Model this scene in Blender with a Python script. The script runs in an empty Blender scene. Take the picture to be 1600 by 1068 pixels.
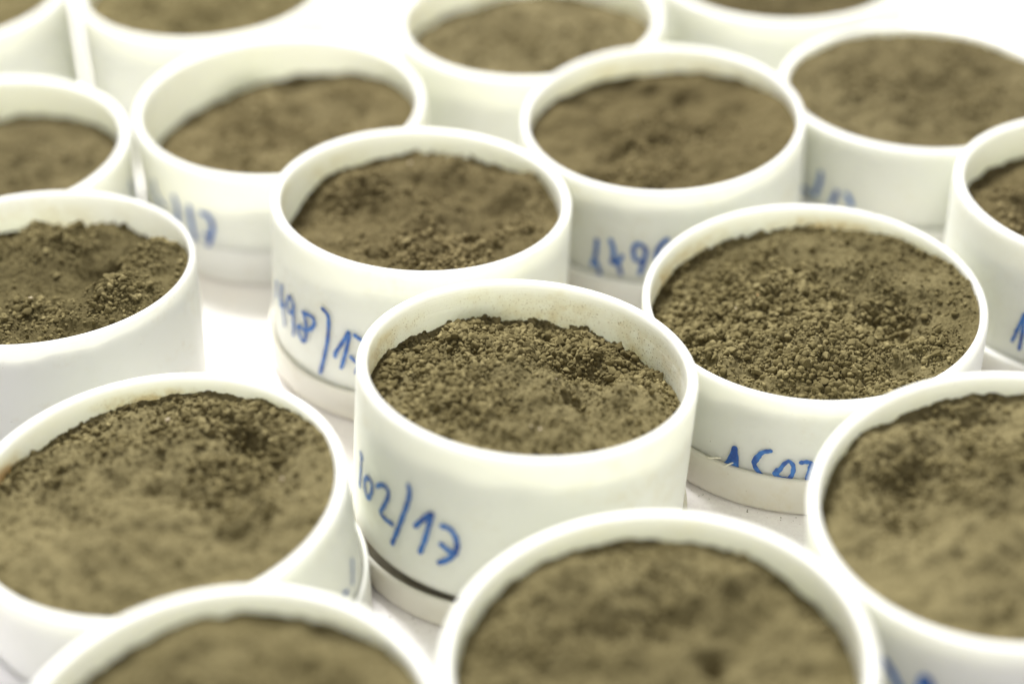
import bpy, math, random
import numpy as np
from mathutils import Matrix, Vector

# one unit of the measured layout = the outer radius of a pot = 50 mm
U = 0.05
TABLE = -1.0            # table top, measured from the common level of the pot rims

sc = bpy.context.scene
col = sc.collection

# ------------------------------------------------------------------ camera
cam_d = bpy.data.cameras.new('camera')
cam = bpy.data.objects.new('camera', cam_d)
col.objects.link(cam)
Rv = Vector((0.99963092, -0.01529859, -0.02244961))
Uv = Vector((0.02716674, 0.56292879, 0.8260588))
Fv = Vector((0.0, 0.8263638, -0.56313663))
M = Matrix(((Rv.x, Uv.x, -Fv.x, 0), (Rv.y, Uv.y, -Fv.y, 0), (Rv.z, Uv.z, -Fv.z, 0), (0, 0, 0, 1)))
M.translation = Vector((0, 0, (6.42432 - TABLE) * U))
cam.matrix_world = M
cam_d.sensor_fit = 'HORIZONTAL'
cam_d.sensor_width = 36.0
cam_d.lens = 3112.18 / 1600 * 36
cam_d.clip_start = 0.01
cam_d.clip_end = 50
cam_d.dof.use_dof = True
cam_d.dof.focus_distance = 11.55 * U
cam_d.dof.aperture_fstop = 3.5
sc.camera = cam

# ------------------------------------------------------------------ light
world = bpy.data.worlds.new('World')
sc.world = world
world.use_nodes = True
bg = world.node_tree.nodes['Background']
bg.inputs['Color'].default_value = (1.0, 0.985, 0.96, 1)
bg.inputs['Strength'].default_value = 0.57


def lamp(name, loc, target, size, size_y, power, color):
    d = bpy.data.lights.new(name, 'AREA')
    d.shape = 'RECTANGLE'
    d.size, d.size_y = size, size_y
    d.energy = power
    d.color = color
    o = bpy.data.objects.new(name, d)
    col.objects.link(o)
    o.location = loc
    o.rotation_euler = (Vector(target) - Vector(loc)).to_track_quat('-Z', 'Y').to_euler()
    return o


lamp('ceiling_lamp', (-0.2, 1.35, 1.4), (0.0, 0.5, 0.05), 0.55, 0.35, 56.0, (1.0, 0.99, 0.95))

sc.view_settings.view_transform = 'Standard'
sc.view_settings.look = 'None'
sc.view_settings.exposure = 0.0
sc.view_settings.gamma = 1.0
sc.cycles.max_bounces = 12
sc.cycles.diffuse_bounces = 6
sc.cycles.use_denoising = True

# ------------------------------------------------------------------ node helpers


class NT:
    def __init__(self, name):
        self.m = bpy.data.materials.new(name)
        self.m.use_nodes = True
        self.t = self.m.node_tree
        self.b = self.t.nodes['Principled BSDF']
        self.out = self.t.nodes['Material Output']

    def n(self, typ, **kw):
        nd = self.t.nodes.new(typ)
        for k, v in kw.items():
            if k in nd.inputs:
                nd.inputs[k].default_value = v
            else:
                setattr(nd, k, v)
        return nd

    def l(self, a, b):
        self.t.links.new(a, b)

    def math(self, op, a, b=None, c=None, clamp=False):
        nd = self.t.nodes.new('ShaderNodeMath')
        nd.operation = op
        nd.use_clamp = clamp
        for i, v in enumerate((a, b, c)):
            if v is None:
                continue
            if isinstance(v, (int, float)):
                nd.inputs[i].default_value = v
            else:
                self.l(v, nd.inputs[i])
        return nd.outputs[0]

    def ramp(self, fac, lo, hi):
        nd = self.t.nodes.new('ShaderNodeMapRange')
        nd.interpolation_type = 'SMOOTHSTEP'
        self.l(fac, nd.inputs['Value'])
        nd.inputs['From Min'].default_value = lo
        nd.inputs['From Max'].default_value = hi
        return nd.outputs['Result']

    def noise(self, vec, scale, detail=4, rough=0.55, offset=None):
        nd = self.t.nodes.new('ShaderNodeTexNoise')
        nd.inputs['Scale'].default_value = scale
        nd.inputs['Detail'].default_value = detail
        nd.inputs['Roughness'].default_value = rough
        if offset is not None:
            mp = self.t.nodes.new('ShaderNodeVectorMath')
            mp.operation = 'ADD'
            self.l(vec, mp.inputs[0])
            mp.inputs[1].default_value = offset
            vec = mp.outputs[0]
        self.l(vec, nd.inputs['Vector'])
        return nd.outputs['Fac']

    def mix(self, fac, a, b):
        nd = self.t.nodes.new('ShaderNodeMix')
        nd.data_type = 'RGBA'
        if isinstance(fac, (int, float)):
            nd.inputs[0].default_value = fac
        else:
            self.l(fac, nd.inputs[0])
        for sock, v in ((nd.inputs[6], a), (nd.inputs[7], b)):
            if isinstance(v, tuple):
                sock.default_value = (*v, 1)
            else:
                self.l(v, sock)
        return nd.outputs[2]


def plastic(name, base, dust=0.3, speck=0.3, stain=0.3, seed=0.0, dust_col=(0.52, 0.41, 0.26), sss=1.0, height=0.95, inner_r=0.955):
    """translucent white plastic with a film of dust on the inner wall (object space: base at z=0)"""
    k = NT(name)
    tc = k.n('ShaderNodeTexCoord')
    P = tc.outputs['Object']
    sep = k.n('ShaderNodeSeparateXYZ')
    k.l(P, sep.inputs[0])
    r = k.math('SQRT', k.math('ADD', k.math('MULTIPLY', sep.outputs[0], sep.outputs[0]), k.math('MULTIPLY', sep.outputs[1], sep.outputs[1])))
    inner = k.math('LESS_THAN', r, inner_r * U)
    off = (seed, seed * 0.37, 0)
    n1 = k.noise(P, 1.6 / U, 5, 0.6, off)
    n2 = k.noise(P, 12 / U, 4, 0.7, off)
    film = k.math('MULTIPLY', k.ramp(n1, 0.36, 0.62), k.ramp(n2, 0.22, 0.68))
    film = k.math('MULTIPLY', k.math('MULTIPLY', film, inner), dust, clamp=True)
    # dust gathers below the bare band under the lip
    low = k.ramp(sep.outputs[2], height * U - 0.03 * U, height * U - 0.14 * U)
    film = k.math('MULTIPLY', film, low)
    n3 = k.noise(P, 95 / U, 2, 0.5, off)
    sp = k.math('MULTIPLY', k.ramp(n3, 0.62, 0.67), k.ramp(n1, 0.32, 0.55))
    sp = k.math('MULTIPLY', k.math('MULTIPLY', sp, inner), speck, clamp=True)
    sp = k.math('MULTIPLY', sp, low)
    # faint handling stains outside
    n4 = k.noise(P, 2.3 / U, 6, 0.65, (seed + 3, 0, seed))
    n5 = k.noise(P, 20 / U, 3, 0.6, off)
    st = k.math('MULTIPLY', k.ramp(n4, 0.5, 0.72), k.ramp(n5, 0.2, 0.75))
    st = k.math('MULTIPLY', st, stain, clamp=True)
    c = k.mix(film, base, dust_col)
    c = k.mix(sp, c, (0.24, 0.17, 0.09))
    c = k.mix(st, c, (0.62, 0.53, 0.36))
    n6 = k.noise(P, 62 / U, 2, 0.5, (seed, 7, 2))
    outer = k.math('SUBTRACT', 1.0, inner)
    ps = k.math('MULTIPLY', k.ramp(n6, 0.735, 0.76), k.ramp(n4, 0.36, 0.6))
    c = k.mix(k.math('MULTIPLY', k.math('MULTIPLY', ps, outer), 0.7), c, (0.25, 0.19, 0.12))
    k.l(c, k.b.inputs['Base Color'])
    k.b.inputs['Roughness'].default_value = 0.42
    k.b.inputs['Specular IOR Level'].default_value = 0.4
    k.b.subsurface_method = 'RANDOM_WALK'
    k.b.inputs['Subsurface Weight'].default_value = sss
    k.b.inputs['Subsurface Radius'].default_value = (1.0, 0.99, 0.87)
    k.b.inputs['Subsurface Scale'].default_value = 0.20 * U
    bp = k.n('ShaderNodeBump')
    bp.inputs['Strength'].default_value = 0.08
    bp.inputs['Distance'].default_value = 0.004 * U
    k.l(k.noise(P, 30 / U, 3, 0.6), bp.inputs['Height'])
    k.l(bp.outputs[0], k.b.inputs['Normal'])
    return k.m


def soil_mat(name, dark, mid, light, gain=0.67):
    dark, mid, light = (tuple(v * gain for v in q) for q in (dark, mid, light))
    k = NT(name)
    tc = k.n('ShaderNodeTexCoord')
    P = tc.outputs['Object']
    geo = k.n('ShaderNodeNewGeometry')
    oi = k.n('ShaderNodeObjectInfo')
    n1 = k.noise(P, 3 / U, 6, 0.65)
    n2 = k.noise(P, 45 / U, 4, 0.7)
    rnd = k.math('FRACT', k.math('ADD', geo.outputs['Random Per Island'], oi.outputs['Random']))
    f = k.math('ADD', k.math('MULTIPLY', n1, 0.45), k.math('MULTIPLY', n2, 0.45))
    f = k.math('ADD', f, k.math('MULTIPLY', rnd, 0.28))
    c = k.mix(k.ramp(f, 0.3, 0.58), dark, mid)
    c = k.mix(k.ramp(f, 0.55, 0.8), c, light)
    k.l(c, k.b.inputs['Base Color'])
    k.b.inputs['Roughness'].default_value = 0.95
    k.b.inputs['Specular IOR Level'].default_value = 0.15
    bp = k.n('ShaderNodeBump')
    bp.inputs['Strength'].default_value = 0.6
    bp.inputs['Distance'].default_value = 0.006 * U
    k.l(k.noise(P, 90 / U, 4, 0.7), bp.inputs['Height'])
    k.l(bp.outputs[0], k.b.inputs['Normal'])
    return k.m


def plain(name, base, rough=0.6, sss=0.0):
    k = NT(name)
    P = k.n('ShaderNodeTexCoord').outputs['Object']
    c = k.mix(k.ramp(k.noise(P, 40 / U, 4, 0.6), 0.3, 0.7), tuple(v * 0.85 for v in base), base)
    k.l(c, k.b.inputs['Base Color'])
    k.b.inputs['Roughness'].default_value = rough
    if sss:
        k.b.inputs['Subsurface Weight'].default_value = sss
        k.b.inputs['Subsurface Radius'].default_value = (1, .96, .75)
        k.b.inputs['Subsurface Scale'].default_value = 0.03 * U
    return k.m


def table_mat():
    k = NT('white_table_laminate')
    P = k.n('ShaderNodeTexCoord').outputs['Object']
    n1 = k.noise(P, 0.7 / U, 5, 0.6)
    n2 = k.noise(P, 35 / U, 3, 0.7)
    n3 = k.noise(P, 60 / U, 2, 0.5, (4, 1, 0))
    c = k.mix(k.ramp(n2, 0.3, 0.7), (0.84, 0.805, 0.825), (0.90, 0.875, 0.89))
    c = k.mix(k.math('MULTIPLY', k.ramp(n1, 0.5, 0.75), 0.35), c, (0.80, 0.70, 0.62))
    c = k.mix(k.math('MULTIPLY', k.ramp(n3, 0.70, 0.74), 0.7), c, (0.35, 0.25, 0.2))
    k.l(c, k.b.inputs['Base Color'])
    k.b.inputs['Roughness'].default_value = 0.5
    bp = k.n('ShaderNodeBump')
    bp.inputs['Strength'].default_value = 0.2
    bp.inputs['Distance'].default_value = 0.004 * U
    k.l(n2, bp.inputs['Height'])
    k.l(bp.outputs[0], k.b.inputs['Normal'])
    return k.m


def ink_mat():
    k = NT('blue_marker_ink')
    P = k.n('ShaderNodeTexCoord').outputs['Object']
    n = k.noise(P, 14 / U, 5, 0.7)
    c = k.mix(k.ramp(n, 0.36, 0.62), (0.007, 0.052, 0.27), (0.04, 0.165, 0.50))
    k.l(c, k.b.inputs['Base Color'])
    k.b.inputs['Roughness'].default_value = 0.5
    return k.m


# ------------------------------------------------------------------ object helpers


def mesh_np(name, V, F, mat, smooth=True):
    V = np.asarray(V, np.float32)
    F = np.asarray(F, np.int32)
    me = bpy.data.meshes.new(name)
    me.vertices.add(len(V))
    me.vertices.foreach_set('co', V.ravel())
    n = F.shape[1]
    me.loops.add(F.size)
    me.loops.foreach_set('vertex_index', F.ravel())
    me.polygons.add(len(F))
    me.polygons.foreach_set('loop_start', np.arange(0, F.size, n, dtype=np.int32))
    me.polygons.foreach_set('loop_total', np.full(len(F), n, np.int32))
    me.polygons.foreach_set('use_smooth', np.full(len(F), smooth, bool))
    me.update(calc_edges=True)
    me.validate()
    me.materials.append(mat)
    return me


def obj(name, me, parent=None, loc=None, rot=None):
    o = bpy.data.objects.new(name, me)
    col.objects.link(o)
    if parent is not None:
        o.parent = parent
    if loc is not None:
        o.location = loc
    if rot is not None:
        o.rotation_mode = 'QUATERNION'
        o.rotation_quaternion = rot
    return o


def tag(o, label, cat, group=None, kind=None):
    if label:
        o['label'] = label
    if cat:
        o['category'] = cat
    if group:
        o['group'] = group
    if kind:
        o['kind'] = kind
    return o


def lathe(profile, n=160, wob=None, closed=True):
    """profile: list of (r, z); last ring joins the first when closed"""
    P = np.array(profile, float)
    a = np.linspace(0, 2 * np.pi, n, endpoint=False)
    m = len(P)
    rr = P[:, 0][:, None] * np.ones(n)[None]
    zz = P[:, 1][:, None] * np.ones(n)[None]
    if wob is not None:
        rr = rr * (1 + wob(a)[None])
    V = np.stack([rr * np.cos(a), rr * np.sin(a), zz], -1).reshape(-1, 3)
    F = []
    idx = np.arange(n)
    nx = (idx + 1) % n
    last = m if closed else m - 1
    for i in range(last):
        j = (i + 1) % m
        F.append(np.stack([i * n + idx, i * n + nx, j * n + nx, j * n + idx], 1))
    return V, np.concatenate(F)


# ------------------------------------------------------------------ noise in numpy


def hash2(ix, iy, s):
    h = (ix.astype(np.int64) * 374761393 + iy.astype(np.int64) * 668265263 + s * 974711) & 0xffffffff
    h = ((h ^ (h >> 13)) * 1274126177) & 0xffffffff
    h = (h ^ (h >> 16)) & 0xffffff
    return h / float(0xffffff)


def vnoise(x, y, s):
    ix, iy = np.floor(x), np.floor(y)
    fx, fy = x - ix, y - iy
    fx = fx * fx * fx * (fx * (fx * 6 - 15) + 10)
    fy = fy * fy * fy * (fy * (fy * 6 - 15) + 10)
    a, b = hash2(ix, iy, s), hash2(ix + 1, iy, s)
    c, d = hash2(ix, iy + 1, s), hash2(ix + 1, iy + 1, s)
    return (a + (b - a) * fx) * (1 - fy) + (c + (d - c) * fx) * fy - 0.5


def fbm(x, y, s, f, oct_, rough=0.55):
    out = 0
    amp = 1.0
    for i in range(oct_):
        ca, sa = math.cos(i * 1.1 + s), math.sin(i * 1.1 + s)
        out = out + amp * vnoise((x * ca - y * sa) * f + 17.3 * i, (x * sa + y * ca) * f - 5.1 * i, s + i)
        amp *= rough
        f *= 2.03
    return out


def cell_bumps(x, y, s, f):
    """rounded crumb-like cells: 1 at the middle of a cell, 0 at its border"""
    X, Y = x * f, y * f
    ix, iy = np.floor(X), np.floor(Y)
    d1 = np.full(X.shape, 9.0)
    for dx in (-1, 0, 1):
        for dy in (-1, 0, 1):
            cx = ix + dx + 0.15 + 0.7 * hash2(ix + dx, iy + dy, s)
            cy = iy + dy + 0.15 + 0.7 * hash2(ix + dx, iy + dy, s + 77)
            rad = 0.45 + 0.55 * hash2(ix + dx, iy + dy, s + 191)
            d1 = np.minimum(d1, ((X - cx) ** 2 + (Y - cy) ** 2) / rad ** 2)
    return np.sqrt(np.clip(1 - d1, 0, 1))


# ------------------------------------------------------------------ crumb shapes
def icosphere(level):
    t = (1 + 5 ** 0.5) / 2
    V = [(-1, t, 0), (1, t, 0), (-1, -t, 0), (1, -t, 0), (0, -1, t), (0, 1, t), (0, -1, -t), (0, 1, -t), (t, 0, -1), (t, 0, 1), (-t, 0, -1), (-t, 0, 1)]
    F = [(0, 11, 5), (0, 5, 1), (0, 1, 7), (0, 7, 10), (0, 10, 11), (1, 5, 9), (5, 11, 4), (11, 10, 2), (10, 7, 6), (7, 1, 8), (3, 9, 4), (3, 4, 2), (3, 2, 6), (3, 6, 8), (3, 8, 9), (4, 9, 5), (2, 4, 11), (6, 2, 10), (8, 6, 7), (9, 8, 1)]
    V = [np.array(v) / np.linalg.norm(v) for v in V]
    for _ in range(level):
        cache, G = {}, []

        def mid(a, b):
            k = (min(a, b), max(a, b))
            if k not in cache:
                v = V[a] + V[b]
                V.append(v / np.linalg.norm(v))
                cache[k] = len(V) - 1
            return cache[k]
        for a, b, c in F:
            ab, bc, ca = mid(a, b), mid(b, c), mid(c, a)
            G += [(a, ab, ca), (b, bc, ab), (c, ca, bc), (ab, bc, ca)]
        F = G
    return np.array(V), np.array(F)


rng = np.random.default_rng(11)


def crumb_variants(level, count):
    out = []
    V0, F0 = icosphere(level)
    for i in range(count):
        V = V0.copy()
        # a few random facets flattened, a few lobes swollen
        for _ in range(10):
            d = rng.normal(size=3)
            d /= np.linalg.norm(d)
            t = V @ d
            cut = rng.uniform(0.42, 0.8)
            V = V - np.clip(t - cut, 0, None)[:, None] * d * 0.9
        for _ in range(5):
            d = rng.normal(size=3)
            d /= np.linalg.norm(d)
            t = np.clip(V0 @ d, 0, 1) ** 4
            V = V * (1 + rng.uniform(-0.3, 0.4) * t)[:, None]
        V = V * (1 + rng.normal(0, 0.045, (len(V), 1)))
        V *= np.array([1, rng.uniform(0.7, 1.0), rng.uniform(0.6, 0.9)])
        out.append(V)
    return out, F0


VAR2, FAC2 = crumb_variants(2, 6)
VAR1, FAC1 = crumb_variants(1, 12)
VAR0, FAC0 = crumb_variants(0, 12)


def rand_rots(n):
    q = rng.normal(size=(n, 4))
    # lie mostly flat: damp the tilt
    q[:, 1:3] *= 0.45
    q /= np.linalg.norm(q, axis=1)[:, None]
    w, x, y, z = q.T
    R = np.stack([1 - 2 * (y * y + z * z), 2 * (x * y - z * w), 2 * (x * z + y * w),
                  2 * (x * y + z * w), 1 - 2 * (x * x + z * z), 2 * (y * z - x * w),
                  2 * (x * z - y * w), 2 * (y * z + x * w), 1 - 2 * (x * x + y * y)], 1).reshape(-1, 3, 3)
    return q, R


def crumb_mesh(name, pos, rad, fine, mat):
    """all loose crumbs of one sample as one mesh; the smallest get fewer faces"""
    small = rad < (0.0085 * U if fine else 1.0)
    VV, FF, base = [], [], 0
    for sel, VAR, F in ((~small, VAR1, FAC1), (small, VAR0, FAC0)):
        n = int(sel.sum())
        if not n:
            continue
        S = np.array(VAR)[rng.integers(0, len(VAR), n)]
        _, R = rand_rots(n)
        S = S * rad[sel][:, None, None] * rng.uniform(0.75, 1.3, (n, 1, 3))
        S = np.einsum('nij,nvj->nvi', R, S) + pos[sel][:, None, :]
        nv = S.shape[1]
        VV.append(S.reshape(-1, 3))
        FF.append((F[None] + (np.arange(n) * nv)[:, None, None]).reshape(-1, 3) + base)
        base += n * nv
    return mesh_np(name, np.concatenate(VV), np.concatenate(FF), mat)


# ------------------------------------------------------------------ measured layout
# rim centre x, y, z, outer radius, tilt (dz/dx, dz/dy) in pot radii, pot index as in the notes
POTS = {
 1: (0.0860, 9.0558, 0.1080, 0.9518, -0.0872, -0.0459),
 2: (-0.5471, 10.9582, 0.0922, 0.9562, -0.0591, -0.0157),
 3: (1.8239, 10.0290, -0.1392, 1.0361, -0.0012, 0.0444),
 4: (1.0668, 12.0624, 0.0400, 0.9695, 0.0197, 0.0600),
 5: (-1.6031, 12.6631, -0.0962, 1.0309, -0.0084, 0.0333),
 6: (-2.9044, 10.3572, 0.0432, 0.9762, -0.0127, -0.0436),
 7: (-3.6218, 12.2247, -0.1325, 1.0001, 0.0020, 0.0298),
 8: (-4.4187, 14.5081, 0.0012, 1.0003, 0.0042, 0.0032),
 9: (-2.3722, 14.6816, -0.0759, 1.0035, -0.0061, 0.0109),
 10: (0.1973, 13.8748, -0.0495, 1.0155, 0.0028, 0.0225),
 11: (2.2073, 14.5922, -0.0192, 0.9994, -0.0021, 0.0079),
 12: (2.9559, 12.7062, -0.1115, 1.0004, -0.0067, 0.0012),
 13: (3.8328, 10.8818, 0.0744, 0.9983, -0.0197, -0.0052),
 14: (-1.8958, 8.1927, -0.0220, 1.0201, 0.0401, 0.0335),
 15: (-1.3191, 6.2419, 0.1131, 0.9909, 0.0309, 0.0334),
 16: (0.6332, 6.7907, 0.0458, 1.0231, 0.0250, 0.0188),
 17: (2.4848, 7.7778, 0.0833, 1.0208, 0.0708, 0.0785),
}
# handwriting: strokes as (angle in degrees round the pot, height below the rim)
STROKES = {
 1: [[(-161.4,-0.4402),(-159.18,-0.4512)],
   [(-159.84,-0.442),(-160.41,-0.5453),(-160.97,-0.6562)],
   [(-154.06,-0.5192),(-156.34,-0.5771),(-155.26,-0.63),(-152.79,-0.6479),(-150.79,-0.5933),(-150.3,-0.5362),(-152.53,-0.5153),(-155.12,-0.54)],
   [(-147.14,-0.5088),(-144.33,-0.4668),(-141.3,-0.4618),(-140.47,-0.4982),(-142.31,-0.5809),(-144.3,-0.6533),(-141.5,-0.6698),(-137.96,-0.6667)],
   [(-131.27,-0.35),(-130.71,-0.3955),(-131.34,-0.4642),(-133.18,-0.5698),(-135.5,-0.6948),(-137.57,-0.7935)],
   [(-127.7,-0.5863),(-125.14,-0.5272),(-121.63,-0.4564),(-122.17,-0.5174),(-123.65,-0.6437),(-125.28,-0.7407)],
   [(-117.55,-0.5107),(-114.8,-0.5124),(-112.64,-0.557),(-111.98,-0.6172),(-112.95,-0.6677),(-114.52,-0.7093),(-117.84,-0.7567)],
   [(-117.52,-0.6318),(-114.68,-0.6561),(-112.31,-0.6601)]],
 2: [[(-159.82,-0.4541),(-160.87,-0.577)],
   [(-153.57,-0.4249),(-154.86,-0.5178),(-155.75,-0.589),(-151.83,-0.5536)],
   [(-153.23,-0.5395),(-152.8,-0.6356),(-151.95,-0.7056)],
   [(-145.92,-0.4531),(-147.44,-0.4459),(-149.06,-0.5251),(-147.15,-0.5635),(-144.9,-0.5307),(-144.04,-0.4797),(-146.38,-0.4388)],
   [(-144.32,-0.4945),(-144.35,-0.5942),(-144.65,-0.7035)],
   [(-138.15,-0.4813),(-133.08,-0.4731),(-131.61,-0.5039),(-132.94,-0.5547),(-136.6,-0.6023),(-140.51,-0.604),(-141.34,-0.6325),(-139.31,-0.6875),(-137.57,-0.6916),(-136.47,-0.6387),(-136.31,-0.5503),(-137.55,-0.4801)],
   [(-127.38,-0.3735),(-125.03,-0.4004),(-124.55,-0.4644),(-125.24,-0.592),(-127.0,-0.7287),(-129.0,-0.8568)],
   [(-121.85,-0.6881),(-121.45,-0.6544),(-118.43,-0.5624),(-115.75,-0.4744),(-116.29,-0.5631),(-117.78,-0.6702),(-119.15,-0.753)],
   [(-113.34,-0.4845),(-111.32,-0.5023),(-109.6,-0.5133)],
   [(-114.94,-0.6525),(-113.22,-0.6738),(-110.85,-0.6977)],
   [(-109.47,-0.5128),(-110.16,-0.6202),(-112.92,-0.7572)]],
 3: [[(-125.24,-0.587),(-123.44,-0.5229),(-122.15,-0.4313),(-121.98,-0.4259)],
   [(-121.79,-0.4245),(-121.2,-0.4977),(-120.74,-0.593)],
   [(-122.64,-0.5331),(-122.48,-0.5896)],
   [(-121.95,-0.5032),(-121.53,-0.5823)],
   [(-110.13,-0.3775),(-112.35,-0.3973),(-114.02,-0.4346),(-115.13,-0.4818),(-114.45,-0.5268),(-112.15,-0.5757)],
   [(-113.34,-0.4227),(-114.12,-0.4596),(-114.86,-0.4883)],
   [(-107.84,-0.5431),(-106.75,-0.5059),(-105.38,-0.4521),(-103.91,-0.431),(-102.61,-0.4597),(-102.58,-0.5167),(-103.8,-0.5596),(-106.39,-0.5603),(-108.2,-0.5405),(-107.45,-0.5046)],
   [(-100.16,-0.4295),(-98.49,-0.4223),(-97.03,-0.4323),(-97.28,-0.4732),(-97.82,-0.5556)]],
 4: [[(-120.66,-0.4296),(-121.0,-0.506),(-121.76,-0.5852),(-123.14,-0.6377)],
   [(-121.76,-0.5852),(-120.68,-0.6342),(-119.62,-0.6907)],
   [(-114.71,-0.4019),(-113.7,-0.472),(-113.75,-0.5469),(-114.65,-0.5745),(-112.37,-0.5757),(-110.27,-0.5138)],
   [(-112.02,-0.571),(-111.35,-0.613),(-110.68,-0.6552)],
   [(-103.71,-0.3955),(-105.37,-0.4258),(-105.38,-0.5069),(-103.56,-0.5369),(-101.25,-0.5127),(-100.76,-0.4444),(-102.23,-0.4063),(-103.87,-0.3958)],
   [(-101.25,-0.5127),(-102.08,-0.5751),(-103.08,-0.635)],
   [(-92.5,-0.3534),(-94.43,-0.3865),(-96.2,-0.4405),(-96.67,-0.5082)]],
 5: [[(-145.45,-0.2717),(-144.79,-0.3439),(-142.61,-0.3934),(-139.58,-0.4166)],
   [(-131.82,-0.2879),(-130.53,-0.3467),(-130.92,-0.4472),(-131.88,-0.5133)],
   [(-123.76,-0.3123),(-123.86,-0.4003),(-123.41,-0.4955),(-122.81,-0.5708)],
   [(-117.95,-0.3337),(-115.11,-0.3493),(-113.88,-0.4264),(-115.12,-0.5102),(-116.71,-0.5867)],
   [(-117.49,-0.5019),(-115.46,-0.5216)]],
 12: [[(-150.28,-0.5407),(-147.99,-0.5377),(-146.44,-0.5509)],
   [(-140.58,-0.3446),(-140.51,-0.3951),(-141.42,-0.466),(-142.81,-0.5348)],
   [(-132.26,-0.44),(-132.95,-0.4894),(-134.03,-0.5417)],
   [(-127.54,-0.4301),(-126.34,-0.4551),(-125.24,-0.5001)]],
 13: [[(-135.51,-0.6968),(-134.24,-0.6055),(-132.61,-0.4749)],
   [(-132.53,-0.4837),(-132.12,-0.6128),(-132.31,-0.7335)],
   [(-134.81,-0.6577),(-134.48,-0.6074)]],
 14: [[(-10.17,-0.4145),(-10.95,-0.4747),(-13.07,-0.5315)],
   [(-19.41,-0.5003),(-17.62,-0.516)]],
 17: [[(-136.48,-0.321),(-134.27,-0.3668),(-131.02,-0.4622)],
   [(-125.62,-0.4353),(-123.87,-0.3026),(-121.25,-0.4075)]],
 7: [[(-6.31,-0.2636),(-5.83,-0.347),(-4.95,-0.4196)]],
}

INK_W = {1: 0.016, 2: 0.0135, 3: 0.0142, 4: 0.0165, 5: 0.017, 12: 0.019, 13: 0.011, 14: 0.014, 17: 0.024, 7: 0.014}

# depth of the soil below the rim along the wall: (angle, depth)
EDGE = {
 1: [(169, .25), (139, .27), (105, .28), (84, .30), (54, .31), (32, .34), (8, .31), (-60, .2), (-120, .2)],
 2: [(162, .42), (150, .35), (135, .24), (105, .22), (70, .21), (50, .18), (9, .18), (-60, .13), (-130, .25)],
 3: [(163, .24), (140, .19), (102, .20), (72, .17), (39, .11), (14, .06), (-40, .06), (-120, .14)],
 4: [(162, .18), (119, .21), (75, .20), (31, .14), (-1, .11), (-70, .12)],
 5: [(163, .48), (123, .41), (96, .34), (62, .25), (20, .18), (-60, .2), (-130, .35)],
 6: [(130, .25), (110, .27), (93, .36), (85, .28), (74, .26), (44, .28), (10, .1), (-50, .09), (-120, .15)],
 7: [(120, .35), (98, .35), (71, .30), (28, .26), (-60, .2)],
 8: [(90, .2), (-90, .2)],
 9: [(90, .2), (-90, .2)],
 10: [(163, .30), (120, .33), (80, .28), (37, .27), (11, .20), (-80, .22)],
 11: [(90, .2), (-90, .18)],
 12: [(168, .05), (104, .06), (68, .07), (26, .05), (-60, .04)],
 13: [(150, .27), (112, .29), (40, .25), (-90, .18)],
 14: [(160, .17), (117, .17), (93, .13), (64, .10), (30, .07), (10, .04), (-80, .06)],
 15: [(139, .19), (105, .14), (67, .15), (34, .10), (10, .06), (-90, .1)],
 16: [(171, .19), (134, .17), (96, .16), (64, .19), (31, .25), (1, .27), (-90, .18)],
 17: [(158, .18), (123, .16), (100, .13), (76, .13), (0, .1), (-90, .1)],
}
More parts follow.
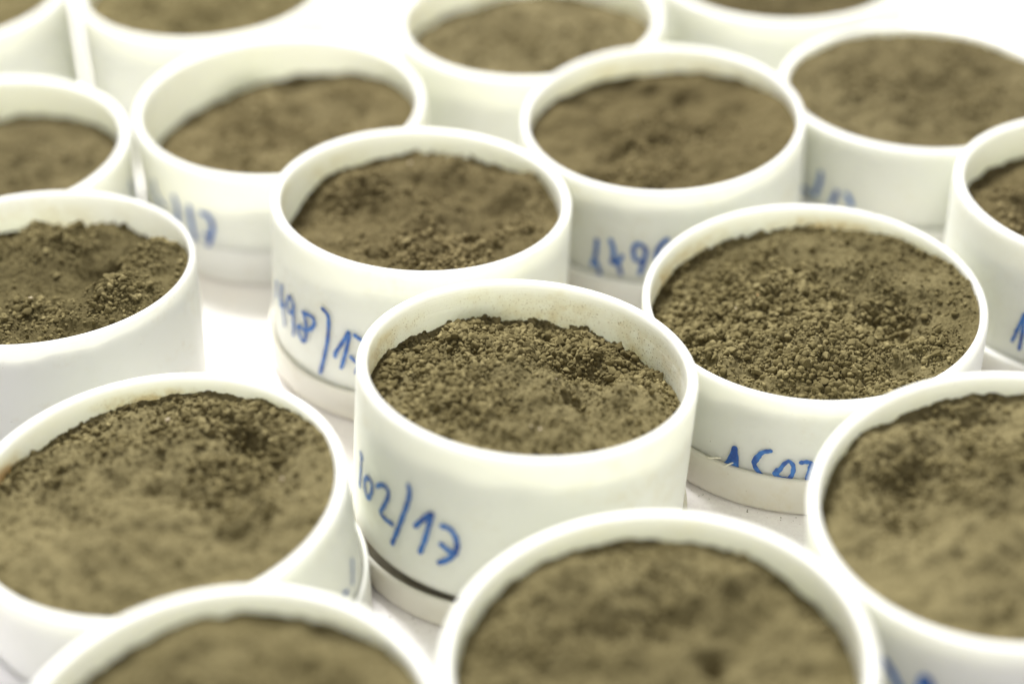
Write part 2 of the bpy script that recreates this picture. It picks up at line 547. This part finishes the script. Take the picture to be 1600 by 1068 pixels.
# per pot: crown height over the edge, seed, [(x, y, radius, height)], [(x, y, radius, coarse)]
SHAPE = {
 1: dict(dome=.09, seed=3, f=[(.36, .28, .20, -.075), (.50, .42, .17, .05), (.30, -.12, .12, -.07), (.18, .12, .18, .03), (.1, -.35, .3, .03), (.62, -.05, .2, .03), (-.4, .1, .4, .02)],
         c=[(-.60, .10, .42, 1), (-.2, .55, .5, 1), (.35, .6, .4, .8), (.1, .2, .25, .35), (.75, .3, .25, .5), (-.3, -.2, .3, .7)], n=9500, base=.22),
 2: dict(dome=.06, seed=7, f=[(.30, .42, .22, -.07), (.0, .62, .3, .05), (-.45, .35, .35, .05), (-.3, .1, .25, -.05), (-.1, -.1, .25, .05), (.5, .0, .3, -.04), (.7, .4, .2, .05)],
         c=[(.15, -.5, .4, 1), (-.5, .4, .3, .8), (.6, -.1, .25, .6), (0, .1, .5, .3)], n=5200, base=.15),
 3: dict(dome=.05, seed=12, f=[(-.15, .50, .22, -.05), (.52, -.18, .2, -.06), (.35, .35, .3, .04), (-.3, .3, .25, .03), (.0, -.55, .3, .03), (.7, .1, .25, .04)],
         c=[(-.62, .05, .55, 1), (-.1, .0, .5, 1), (0, -.6, .5, .9), (.35, -.1, .3, .7), (-.35, .55, .3, .6), (.55, -.45, .3, .5)], n=11000, base=.22),
 4: dict(dome=.02, seed=18, f=[(.05, .15, .6, -.05), (.62, .30, .2, -.04), (.35, .55, .2, -.035), (-.35, .35, .25, -.02), (-.38, -.3, .16, -.03), (-.25, -.15, .12, .02), (.3, -.2, .25, -.02), (.4, -.55, .25, .03)],
         c=[(.05, -.05, .6, .8), (-.2, -.5, .4, .7)], n=2200, base=.02),
 5: dict(dome=.05, seed=21, f=[(.2, .3, .3, -.04), (-.4, .4, .3, .03)], c=[(0, 0, 1, .7)], n=3000, base=.3),
 6: dict(dome=.06, seed=25, f=[(.42, .12, .20, -.10), (.72, .3, .22, .05), (.30, .72, .2, .05), (-.1, .7, .2, .03), (.1, .4, .3, .05), (.62, -.3, .25, .05), (.2, -.15, .25, -.02)],
         c=[(0, .6, .4, .7), (.65, .2, .25, .6), (.6, -.35, .25, .55), (0, -.6, .4, .5)], n=5500, base=.15),
 7: dict(dome=.05, seed=31, f=[(.3, 0, .3, .04), (.1, .3, .3, -.03)], c=[(0, 0, 1, .5)], n=1500, base=.2),
 8: dict(dome=.03, seed=36, f=[], c=[(0, 0, 1, .8)], n=1800, base=.4),
 9: dict(dome=.03, seed=41, f=[], c=[(0, 0, 1, .8)], n=2600, base=.4),
 10: dict(dome=.03, seed=47, f=[(-.3, .1, .3, -.03), (.1, -.3, .3, .03)], c=[(0, 0, 1, .7), (.2, -.3, .2, .1)], n=2600, base=.35),
 11: dict(dome=.03, seed=53, f=[], c=[(0, 0, 1, .8)], n=2400, base=.4),
 12: dict(dome=.0, seed=58, f=[(-.1, .4, .35, -.03), (.3, -.1, .3, -.03), (-.3, -.1, .3, .02)], c=[(0, 0, 1, .8)], n=2400, base=.3),
 13: dict(dome=.06, seed=63, f=[(-.45, -.1, .25, -.05), (-.7, .2, .2, .03)], c=[(-.4, -.2, .5, .8)], n=2200, base=.15),
 14: dict(dome=.04, seed=69, f=[(.48, .45, .16, -.09), (.62, .22, .15, -.07), (.25, .35, .2, .03), (.8, .3, .2, .03), (-.1, .2, .3, -.03), (0, -.4, .5, .03)],
          c=[(.5, .3, .4, .8), (.2, .75, .45, .7), (-.6, .5, .4, .6), (.5, -.1, .3, .5)], n=4500, base=.16),
 15: dict(dome=.03, seed=74, f=[(.35, .22, .22, -.10), (-.3, .25, .22, -.05), (.1, .1, .2, .04), (0, .6, .3, .03)], c=[(0, 0, 1, .4)], n=900, base=.15),
 16: dict(dome=.05, seed=79, f=[(-.25, .24, .13, -.04), (-.02, .32, .12, -.035), (.2, .33, .11, -.035), (.28, .10, .09, -.045), (.30, -.15, .09, -.05), (-.1, .05, .2, .04), (-.3, .6, .3, .04), (.4, .55, .3, .04)],
          c=[(-.5, .3, .5, .6), (.2, .7, .5, .6), (0, -.2, .5, .3)], n=2400, base=.15),
 17: dict(dome=.05, seed=84, f=[(-.2, .55, .25, -.05), (-.45, .25, .25, -.06), (.05, .62, .2, -.05), (-.6, .6, .25, .04), (-.1, .15, .3, .03), (-.1, -.4, .5, .03)],
          c=[(-.6, .3, .4, .7), (-.1, .6, .5, .8), (-.3, .1, .4, .5)], n=3000, base=.15),
}
RI_OF = {3: .950, 6: .958, 5: .945, 4: .945}


def RIN(k):
    return RI_OF.get(k, .9329)


def edge_depth(k, ang):
    pts = sorted(((a + 360) % 360, d) for a, d in EDGE[k])
    A = np.array([p[0] for p in pts])
    D = np.array([p[1] for p in pts])
    A = np.concatenate([A - 360, A, A + 360])
    D = np.concatenate([D, D, D])
    a = np.degrees(ang) % 360
    out = 0
    for s in (-8, -4, 0, 4, 8):
        out = out + np.interp(a + s, A, D)
    return out / 5


def coarse(k, x, y):
    s = SHAPE[k]
    c = np.full(x.shape, s['base'])
    for fx, fy, fr, w in s['c']:
        c = np.maximum(c, w * np.exp(-(((x - fx) ** 2 + (y - fy) ** 2) / fr ** 2) ** 1.5))
    r = np.sqrt(x * x + y * y)
    c = np.maximum(c, (0 if k in (4, 10, 15) else .5) * np.clip((r - .86) / .08, 0, 1) * np.clip(.5 + 1.5 * y, .0, 1))
    # ragged borders
    c = c * (1 + 1.1 * fbm(x, y, s['seed'] + 5, 4, 3))
    return np.clip(c, 0, 1)


def soil_h(k, x, y, fine=True):
    """height below the rim plane (negative), x and y in inner radii"""
    s = SHAPE[k]
    r = np.sqrt(x * x + y * y)
    ang = np.arctan2(y, x)
    e = edge_depth(k, ang)
    mean = np.mean([d for _, d in EDGE[k]])
    w = np.clip(r, 0, 1) ** 1.5
    h = -(e * w + mean * (1 - w)) + s['dome'] * (1 - np.clip(r, 0, 1) ** 2)
    for fx, fy, fr, a in s['f']:
        q = ((x - fx) ** 2 + (y - fy) ** 2) / fr ** 2
        h = h + 2.0 * a * np.exp(-q * 1.2) * (1 + 0.5 * fbm(x, y, s['seed'] + 9, 5, 2))
    h = h + (0.09 * fbm(x, y, s['seed'], 2.6, 3) + 0.05 * fbm(x, y, s['seed'] + 21, 6.5, 2)) * np.clip((1.02 - r) * 4, 0.2, 1)
    if fine:
        c = coarse(k, x, y)
        h = h + 0.024 * fbm(x, y, s['seed'] + 2, 9, 5, 0.62)
        h = h + c * 0.020 * cell_bumps(x, y, s['seed'] + 31, 24)
        h = h + (0.45 + 0.55 * c) * 0.013 * cell_bumps(x, y, s['seed'] + 41, 52)
        h = h + 0.004 * cell_bumps(x, y, s['seed'] + 51, 110)
    return h


SOIL_FINE = {1: 230, 3: 230, 2: 190, 6: 190, 14: 190, 13: 130, 17: 140, 16: 110, 4: 110}


def build_soil(k, parent_loc, rot, S, height, mat, label, cmat):
    nr = SOIL_FINE.get(k, 70)
    nt = int(nr * 3.0)
    rad = np.linspace(0, 1, nr) ** 0.85
    a = np.linspace(0, 2 * np.pi, nt, endpoint=False)
    rr, aa = np.meshgrid(rad[1:], a, indexing='ij')
    x = np.concatenate([[0], (rr * np.cos(aa)).ravel()])
    y = np.concatenate([[0], (rr * np.sin(aa)).ravel()])
    h = soil_h(k, x, y)
    sc_in = S * RIN(k) * 0.997
    V = np.stack([x * sc_in, y * sc_in, h * S + height], 1) * U
    idx = np.arange(nt)
    nx = (idx + 1) % nt
    F = [np.stack([np.zeros(nt, int), 1 + idx, 1 + nx, 1 + nx], 1)]
    F3 = F[0][:, :3]
    Q = []
    for i in range(nr - 2):
        b0, b1 = 1 + i * nt, 1 + (i + 1) * nt
        Q.append(np.stack([b0 + idx, b1 + idx, b1 + nx, b0 + nx], 1))
    Q = np.concatenate(Q)
    # skirt down to the floor of the pot so the fill is a solid body
    base = len(V)
    ring = 1 + (nr - 2) * nt
    ex, ey = np.cos(a) * sc_in, np.sin(a) * sc_in
    V = np.concatenate([V, np.stack([ex, ey, np.full(nt, 0.06)], 1) * U, [[0, 0, 0.06 * U]]])
    Q2 = np.stack([ring + idx, base + idx, base + nx, ring + nx], 1)
    T2 = np.stack([base + nx, base + idx, np.full(nt, base + nt)], 1)
    T = np.concatenate([Q[:, [0, 1, 2]], Q[:, [0, 2, 3]], Q2[:, [0, 1, 2]], Q2[:, [0, 2, 3]], F3, T2])
    me = mesh_np('soil_sample', V, T, mat)
    o = obj('soil_sample', me, None, parent_loc, rot)
    tag(o, label, 'soil sample', 'soil samples in the pots')
    # ---- crumbs
    s = SHAPE[k]
    want = s['n']
    px, py = [], []
    got = 0
    while got < want:
        t = np.sqrt(rng.uniform(0, 1, want * 2)) * 0.985
        b = rng.uniform(0, 2 * np.pi, want * 2)
        X, Y = t * np.cos(b), t * np.sin(b)
        keep = rng.uniform(0, 1, want * 2) < coarse(k, X, Y) ** 1.3
        px.append(X[keep])
        py.append(Y[keep])
        got += keep.sum()
    X = np.concatenate(px)[:want]
    Y = np.concatenate(py)[:want]
    c = coarse(k, X, Y)
    size = np.exp(rng.normal(math.log(0.0112 if k in (1, 3) else 0.0098), 0.52, want)) * (0.5 + 0.7 * c)
    size = np.clip(size, 0.0035, 0.031)
    rmax = 0.988 - size * 0.9 - np.abs(rng.normal(0, .012, want))
    rr = np.sqrt(X * X + Y * Y)
    f = np.minimum(1, rmax / np.maximum(rr, 1e-6))
    X, Y = X * f, Y * f
    Hh = soil_h(k, X, Y)
    pos = np.stack([X * sc_in, Y * sc_in, Hh * S + height + size * 0.35], 1) * U
    order = np.argsort(-size)
    nbig = {1: 300, 3: 300, 2: 160, 6: 160, 14: 160}.get(k, 0)
    big, rest = order[:nbig], order[nbig:]
    lev = 1 if k in (1, 3, 2, 6, 14) else 0
    cm = obj('loose_crumbs', crumb_mesh('loose_crumbs', pos[rest], size[rest] * U, lev, cmat), o)
    cm['kind'] = 'stuff'
    if nbig:
        q, _ = rand_rots(nbig)
        for j, i in enumerate(big):
            b = bpy.data.objects.new('crumb', CRUMB_ME[cmat.name][int(rng.integers(0, 6))])
            b.parent = o
            b.location = pos[i] + np.array([0, 0, size[i] * 0.2 * U])
            b.rotation_mode = 'QUATERNION'
            b.rotation_quaternion = q[j]
            sz = size[i] * U
            b.scale = (sz * rng.uniform(.9, 1.25), sz * rng.uniform(.9, 1.15), sz * rng.uniform(.85, 1.1))
            col.objects.link(b)
    return o, sc_in


# ------------------------------------------------------------------ materials
INK = ink_mat()
SOILS = {
 'a': soil_mat('soil_olive_brown', (0.080, 0.063, 0.026), (0.166, 0.136, 0.060), (0.30, 0.252, 0.125)),
 'b': soil_mat('soil_warm_brown', (0.082, 0.062, 0.027), (0.169, 0.134, 0.061), (0.29, 0.238, 0.122)),
 'c': soil_mat('soil_grey_brown', (0.082, 0.066, 0.029), (0.166, 0.134, 0.063), (0.28, 0.234, 0.122)),
}
SOIL_OF = {1: 'a', 2: 'b', 3: 'a', 4: 'b', 5: 'b', 6: 'a', 7: 'c', 8: 'a', 9: 'a', 10: 'c', 11: 'c', 12: 'c', 13: 'b', 14: 'a', 15: 'a', 16: 'a', 17: 'a'}
CRUMBS = {
 'a': soil_mat('crumb_olive_brown', (0.080, 0.063, 0.026), (0.166, 0.136, 0.060), (0.30, 0.252, 0.125), .95),
 'b': soil_mat('crumb_warm_brown', (0.082, 0.062, 0.027), (0.169, 0.134, 0.061), (0.29, 0.238, 0.122), .95),
 'c': soil_mat('crumb_grey_brown', (0.082, 0.066, 0.029), (0.166, 0.134, 0.063), (0.28, 0.234, 0.122), .95),
}
CRUMB_ME = {m.name: [mesh_np('crumb', v, FAC2, m) for v in VAR2] for m in CRUMBS.values()}
LIDP = plastic('ivory_lid_plastic', (0.74, 0.70, 0.61), dust=.2, speck=.1, stain=.6, seed=2.0, sss=.6)
LIDW = plastic('white_lid_plastic', (0.86, 0.85, 0.82), dust=.2, speck=.1, stain=.3, seed=5.0, sss=.6)
PALE = plain('pale_grit', (0.62, 0.52, 0.36), .5)
ORANGE = plain('orange_grit', (0.55, 0.33, 0.14), .6)
SHAVE = plain('plastic_swarf', (0.82, 0.78, 0.66), .4)

# ------------------------------------------------------------------ table
TH = 0.03
tv, tf = [], []
x0, x1, y0, y1 = -12 * U, 12 * U, 1.0 * U, 26 * U
tv = [(x0, y0, -TH), (x1, y0, -TH), (x1, y1, -TH), (x0, y1, -TH), (x0, y0, 0), (x1, y0, 0), (x1, y1, 0), (x0, y1, 0)]
tf = [(3, 2, 1, 0), (4, 5, 6, 7), (0, 1, 5, 4), (1, 2, 6, 5), (2, 3, 7, 6), (3, 0, 4, 7)]
tab = obj('table_top', mesh_np('table_top', tv, tf, table_mat(), False))
tab['kind'] = 'structure'

# ------------------------------------------------------------------ pots
BASE_COL = (0.83, 0.845, 0.745)
POT_MAT = {
 1: dict(dust=.6, speck=.9, stain=.5, seed=1.3), 2: dict(dust=.35, speck=.1, stain=.4, seed=6.1),
 3: dict(dust=1.0, speck=.3, stain=.3, seed=9.7), 4: dict(dust=.4, speck=.1, stain=.45, seed=13.2),
 6: dict(dust=.4, speck=.2, stain=.6, seed=17.5), 14: dict(dust=1.1, speck=.8, stain=.3, seed=24.6),
}
generic = [plastic('pot_plastic', BASE_COL, .14, .05, .35, 31.0), plastic('pot_plastic', BASE_COL, .12, .05, .2, 44.0)]

POT_LABEL = {
 1: 'white plastic pot marked 02/17 in blue, in the middle of the table',
 2: 'white plastic pot marked 498)/17 in blue, directly behind the 02/17 pot',
 3: 'white pot marked 1507 at its foot, dusty inside, right of the 02/17 pot',
 4: 'white pot marked 149 in blurred blue, seen through the gap behind the 1507 pot',
 5: 'blurred white pot with bare inner wall and faint blue )17 on its side',
 6: 'unmarked creamy pot without a lid, cut by the left edge at mid height',
 7: 'blurred white pot cut by the left edge, just behind the unmarked creamy pot',
 8: 'very blurred white pot in the top left corner',
 9: 'very blurred white pot cut by the top edge, beside the top left corner pot',
 10: 'blurred white pot at the top middle, right behind the 149 pot',
 11: 'very blurred white pot at the top edge, right of the top middle pot',
 12: 'blurred white pot filled with soil almost to its rim, at upper right',
 13: 'white pot cut by the right edge with a blue 1 on its wall',
 14: 'large white pot at lower left with soil smeared on its inner back wall',
 15: 'out of focus white pot nearest the camera at bottom left',
 16: 'out of focus white pot cut by the bottom edge, before the 02/17 pot',
 17: 'large tilted white pot filling the lower right corner',
}
SOIL_LABEL = {
 1: 'brown soil, coarse crumbs at left and powder at front, in the 02/17 pot',
 2: 'brown soil in terraced slopes in the pot marked 498)/17',
 3: 'sharp coarse crumbly brown soil with a pale grain in the 1507 pot',
 4: 'soft brown soil with a pale crescent ledge at its back in the 149 pot',
 5: 'blurred dark brown soil sloping up to the right in the deep white pot',
 6: 'crumbly brown soil with a dark hollow in the creamy pot at left edge',
 7: 'blurred grey brown soil in the pot behind the creamy one at left edge',
 8: 'very blurred soil in the top left corner pot',
 9: 'very blurred soil cut by the top edge, second pot from the left',
 10: 'blurred olive soil with one light patch in the top middle pot',
 11: 'very blurred soil cut by the top edge, right of the top middle pot',
 12: 'grey brown soil filling its pot almost level with the rim, upper right',
 13: 'brown soil cut by the right edge, in the pot marked with a blue 1',
 14: 'broad brown soil with two dark finger holes in the lower left pot',
 15: 'soil with a big dark hollow in the blurred pot nearest the camera',
 16: 'olive soil with a dark groove across it in the bottom middle pot',
 17: 'smooth olive soil with lumpy back edge in the tilted lower right pot',
}
LID_LABEL = {
 1: 'ivory lid under the 02/17 pot with a dark gap above it',
 2: 'ivory lid with a thin seam under the pot marked 498)/17',
 3: 'ivory lid with curled plastic shavings on its edge under the 1507 pot',
 4: 'white lid under the blurred 149 pot',
 5: 'blurred white lid under the pot with faint blue )17',
 12: 'blurred white lid under the brim-full upper right pot',
 13: 'white lid under the pot marked with a blue 1 at the right edge',
 14: 'white lid standing out as a bright crescent beside the large lower left pot',
}
# lid outer radius and height in layout units
LIDS = {1: (.985, .195), 2: (.985, .225), 3: (1.078, .25), 4: (1.03, .27), 5: (1.045, .28), 12: (1.06, .28), 13: (1.06, .27), 14: (1.052, .36)}


def tilt_quat(tx, ty):
    n = Vector((-tx, -ty, 1)).normalized()
    return Vector((0, 0, 1)).rotation_difference(n), n


def pot_profile(S, H, rings, ratio):
    ro, ri = S, S * ratio
    t = ro - ri
    P = [(0.001, 0.0), (ro - .05, 0.0), (ro - .015, .012), (ro, .045)]
    for z in np.linspace(.1, H - .09, 8):
        P.append((ro, z))
    P += [(ro, H - .05), (ro - .001, H - .026), (ro - .006, H - .012), (ro - .016, H - .003), (ro - .4 * t, H), (ri + .3 * t, H), (ri + .008, H - .004), (ri + .002, H - .014), (ri, H - .03)]
    if rings:
        for q in (.045, .06, .07, .082, .092, .105, .115, .13):
            P += [(ri, H - q + .003), (ri + .0013, H - q), (ri, H - q - .003)]
    for z in np.linspace(H - .16, .1, 8):
        P.append((ri, z))
    P += [(ri - .02, .055), (0.001, .05)]
    return [(a * U, b * U) for a, b in P]


def ribbon(strokes, S, H, w, seed):
    """flat marker strokes bent onto the pot wall, 0.1 mm proud"""
    r_ = random.Random(seed)
    V, F = [], []
    for si, st in enumerate(strokes):
        R = (S + .0022 + .0004 * si)
        pts = [(math.radians(a) * S, z) for a, z in st]
        # resample with Catmull-Rom
        dense = []
        for i in range(len(pts) - 1):
            p0 = pts[max(i - 1, 0)]
            p1, p2 = pts[i], pts[i + 1]
            p3 = pts[min(i + 2, len(pts) - 1)]
            for j in range(8):
                t = j / 8
                dense.append(tuple(0.5 * (2 * p1[c] + (-p0[c] + p2[c]) * t + (2 * p0[c] - 5 * p1[c] + 4 * p2[c] - p3[c]) * t * t + (-p0[c] + 3 * p1[c] - 3 * p2[c] + p3[c]) * t ** 3) for c in (0, 1)))
        dense.append(pts[-1])
        n = len(dense)
        tang = []
        for i in range(n):
            a, b = dense[max(i - 1, 0)], dense[min(i + 1, n - 1)]
            dx, dy = b[0] - a[0], b[1] - a[1]
            L = math.hypot(dx, dy) or 1
            tang.append((dx / L, dy / L))

        def put(s, z):
            th = s / S
            V.append((R * math.cos(th) * U, R * math.sin(th) * U, (H + z) * U))
            return len(V) - 1
        rows = []
        ww = w * r_.uniform(.92, 1.08)
        for k_ in range(4, 0, -1):      # rounded start
            q = k_ / 4 * .97
            s, z = dense[0]
            tx, ty = tang[0]
            hw = ww * math.sqrt(1 - q * q)
            rows.append((put(s - tx * ww * q - ty * hw, z - ty * ww * q + tx * hw), put(s - tx * ww * q + ty * hw, z - ty * ww * q - tx * hw)))
        for i in range(n):
            s, z = dense[i]
            tx, ty = tang[i]
            hw = ww * (1 + .10 * math.sin(i * .9 + si))
            rows.append((put(s - ty * hw, z + tx * hw), put(s + ty * hw, z - tx * hw)))
        for k_ in range(1, 5):
            q = k_ / 4 * .97
            s, z = dense[-1]
            tx, ty = tang[-1]
            hw = ww * math.sqrt(1 - q * q)
            rows.append((put(s + tx * ww * q - ty * hw, z + ty * ww * q + tx * hw), put(s + tx * ww * q + ty * hw, z + ty * ww * q - tx * hw)))
        for i in range(len(rows) - 1):
            F.append((rows[i][0], rows[i][1], rows[i + 1][1], rows[i + 1][0]))
    return V, F


soil_objs = {}
pot_objs = {}
lid_objs = {}
for k, (cx, cy, cz, S, tx, ty) in POTS.items():
    q, n = tilt_quat(tx, ty)
    foot = 0.045 if k in LIDS else 0.002           # lid floor under the pot
    dip = math.hypot(tx, ty) * S                    # the low side of a tilted foot
    # height so that the low side of the foot rests on what carries it
    H = (cz - TABLE - foot - dip * 0.97) / n.z
    rim = Vector((cx, cy, cz - TABLE)) * U
    base = rim - n * (H * U)
    if k in POT_MAT:
        mat = plastic('pot_plastic', BASE_COL, height=H, inner_r=S * (RIN(k) + .012), **POT_MAT[k])
    else:
        mat = generic[k % 2]
    V, F = lathe(pot_profile(S, H, k == 1, RIN(k)), 192, (lambda a, k=k: .0035 * np.cos(2 * a + k)) if k != 1 else None, closed=False)
    pot = obj('sample_pot', mesh_np('sample_pot', V, F, mat), None, base, q)
    tag(pot, POT_LABEL[k], 'pot', 'white plastic sample pots on the table')
    pot_objs[k] = pot
    if k in STROKES:
        V, F = ribbon(STROKES[k], S * 1.0035 if k != 1 else S, H, INK_W[k], k)
        obj('handwriting', mesh_np('handwriting', V, F, INK), pot)
    so, s_in = build_soil(k, base, q, S, H, SOILS[SOIL_OF[k]], SOIL_LABEL[k], CRUMBS[SOIL_OF[k]])
    soil_objs[k] = (so, s_in, S, H)
    if k in LIDS:
        LR, LH = LIDS[k]
        li = LR - .055
        li = max(li, S + .004) if LR > S + .02 else LR - .03
        P = [(.001, 0), (LR - .03, 0), (LR - .006, .008), (LR, .03), (LR, LH - .02), (LR - .004, LH - .006), (LR - .012, LH),
             (li + .008, LH), (li + .001, LH - .006), (li, LH - .02), (li, .06), (li - .02, .042), (.001, .040)]
        V, F = lathe([(a * U, b * U) for a, b in P], 160, None, closed=False)
        c = base.copy()
        lid = obj('lid', mesh_np('lid', V, F, LIDW if k in (4, 5, 12, 13, 14) else LIDP), None, (c.x, c.y, 0.0005))
        tag(lid, LID_LABEL[k], 'lid', 'lids under the pots')
        lid_objs[k] = (lid, LR, LH)

# ------------------------------------------------------------------ single pale grains lying in the soil (pot, x, y, size, material)


def grain(k, x, y, size, mat, name='grit_grain', squash=(1, 1, 1)):
    so, s_in, S, H = soil_objs[k]
    h = float(soil_h(k, np.array([x]), np.array([y]))[0])
    V = VAR1[(k * 5 + int(abs(x) * 40)) % 12] * size * U * np.array(squash)
    o = obj(name, mesh_np(name, V, FAC1, mat), so, (x * s_in * U, y * s_in * U, (h * S + H + size * .75) * U))
    o.rotation_euler = (.4, .2, x * 9)
    o['label'] = 'orange tinted grain' if mat is ORANGE else 'pale grain lying in the dark soil'
    return o


grain(3, -.47, .03, .016, PALE, squash=(.8, .8, 1.5))
grain(3, -.33, .10, .010, ORANGE)
grain(3, -.02, .18, .009, ORANGE)
grain(3, .04, .13, .008, PALE)
grain(1, -.36, -.18, .011, PALE)
grain(1, .02, -.50, .011, PALE)
grain(1, .07, -.52, .010, PALE)
grain(1, .19, .05, .009, PALE)
grain(6, .48, -.08, .013, ORANGE)
grain(6, .03, -.33, .013, PALE, squash=(1.4, .7, .8))
grain(14, -.02, .72, .016, PALE)
grain(14, .70, .10, .013, PALE)
grain(2, -.1, .75, .015, PALE)

# ------------------------------------------------------------------ grains of soil left lying on the rims
for k, a0, a1, num in ((14, 55, 115, 60), (3, -5, 70, 45), (2, 180, 330, 20), (6, 20, 110, 20)):
    so, s_in, S, H = soil_objs[k]
    a = np.radians(rng.uniform(a0, a1, num))
    r_ = S * rng.uniform(RIN(k) + .006, .985, num)
    sz = np.clip(np.exp(rng.normal(math.log(.0030), .35, num)), .001, .0046)
    pp = np.stack([r_ * np.cos(a), r_ * np.sin(a), H + sz * .3 - .001], 1) * U
    o = obj('rim_dust', crumb_mesh('rim_dust', pp, sz * U, True, CRUMBS[SOIL_OF[k]]), pot_objs[k])
    o['kind'] = 'stuff'

# ------------------------------------------------------------------ plastic shavings on the edge of the lid of the 1507 pot
lid, LR, LH = lid_objs[3]


def shaving(ang, length, lift, turn):
    r_ = random.Random(int(ang * 10))
    pts = []
    for i in range(9):
        t = i / 8
        a = math.radians(ang) + t * length
        rr = LR - .02 + .03 * math.sin(t * 4 + turn)
        pts.append(Vector((rr * math.cos(a), rr * math.sin(a), LH + .006 + lift * math.sin(t * math.pi))))
    V, F = [], []
    for i, p in enumerate(pts):
        t = (pts[min(i + 1, 8)] - pts[max(i - 1, 0)]).normalized()
        s = t.cross(Vector((0, 0, 1))).normalized()
        u = s.cross(t)
        for j in range(5):
            b = j * 2 * math.pi / 5
            V.append(tuple((p + (s * math.cos(b) + u * math.sin(b)) * .0055) * U))
    for i in range(8):
        for j in range(5):
            F.append((i * 5 + j, i * 5 + (j + 1) % 5, i * 5 + 5 + (j + 1) % 5, i * 5 + 5 + j))
    obj('plastic_shaving', mesh_np('plastic_shaving', V, F, SHAVE), lid)


shaving(-131, .09, .02, .3)
shaving(-124, .07, .015, 1.4)

# ------------------------------------------------------------------ spilled specks of soil on the table
pos, rad = [], []
for k, a0, a1, num in ((3, -135, -60, 30), (1, -150, -95, 8), (2, -150, -100, 8)):
    lid, LR, LH = lid_objs[k]
    for _ in range(num):
        a = math.radians(rng.uniform(a0, a1))
        r_ = LR + abs(rng.normal(0, .03)) + .002
        pos.append((lid.location.x / U + r_ * math.cos(a), lid.location.y / U + r_ * math.sin(a), .003))
        rad.append(float(np.exp(rng.normal(math.log(.0032), .45))))
pos.append((-0.365, 8.02, .01))
rad.append(.013)
sp = obj('soil_specks', crumb_mesh('soil_specks', np.array(pos) * U, np.array(rad) * U, 1, SOILS['a']))
tag(sp, 'tiny dark specks of soil spilled on the white table beside the lids', 'soil specks', None, 'stuff')
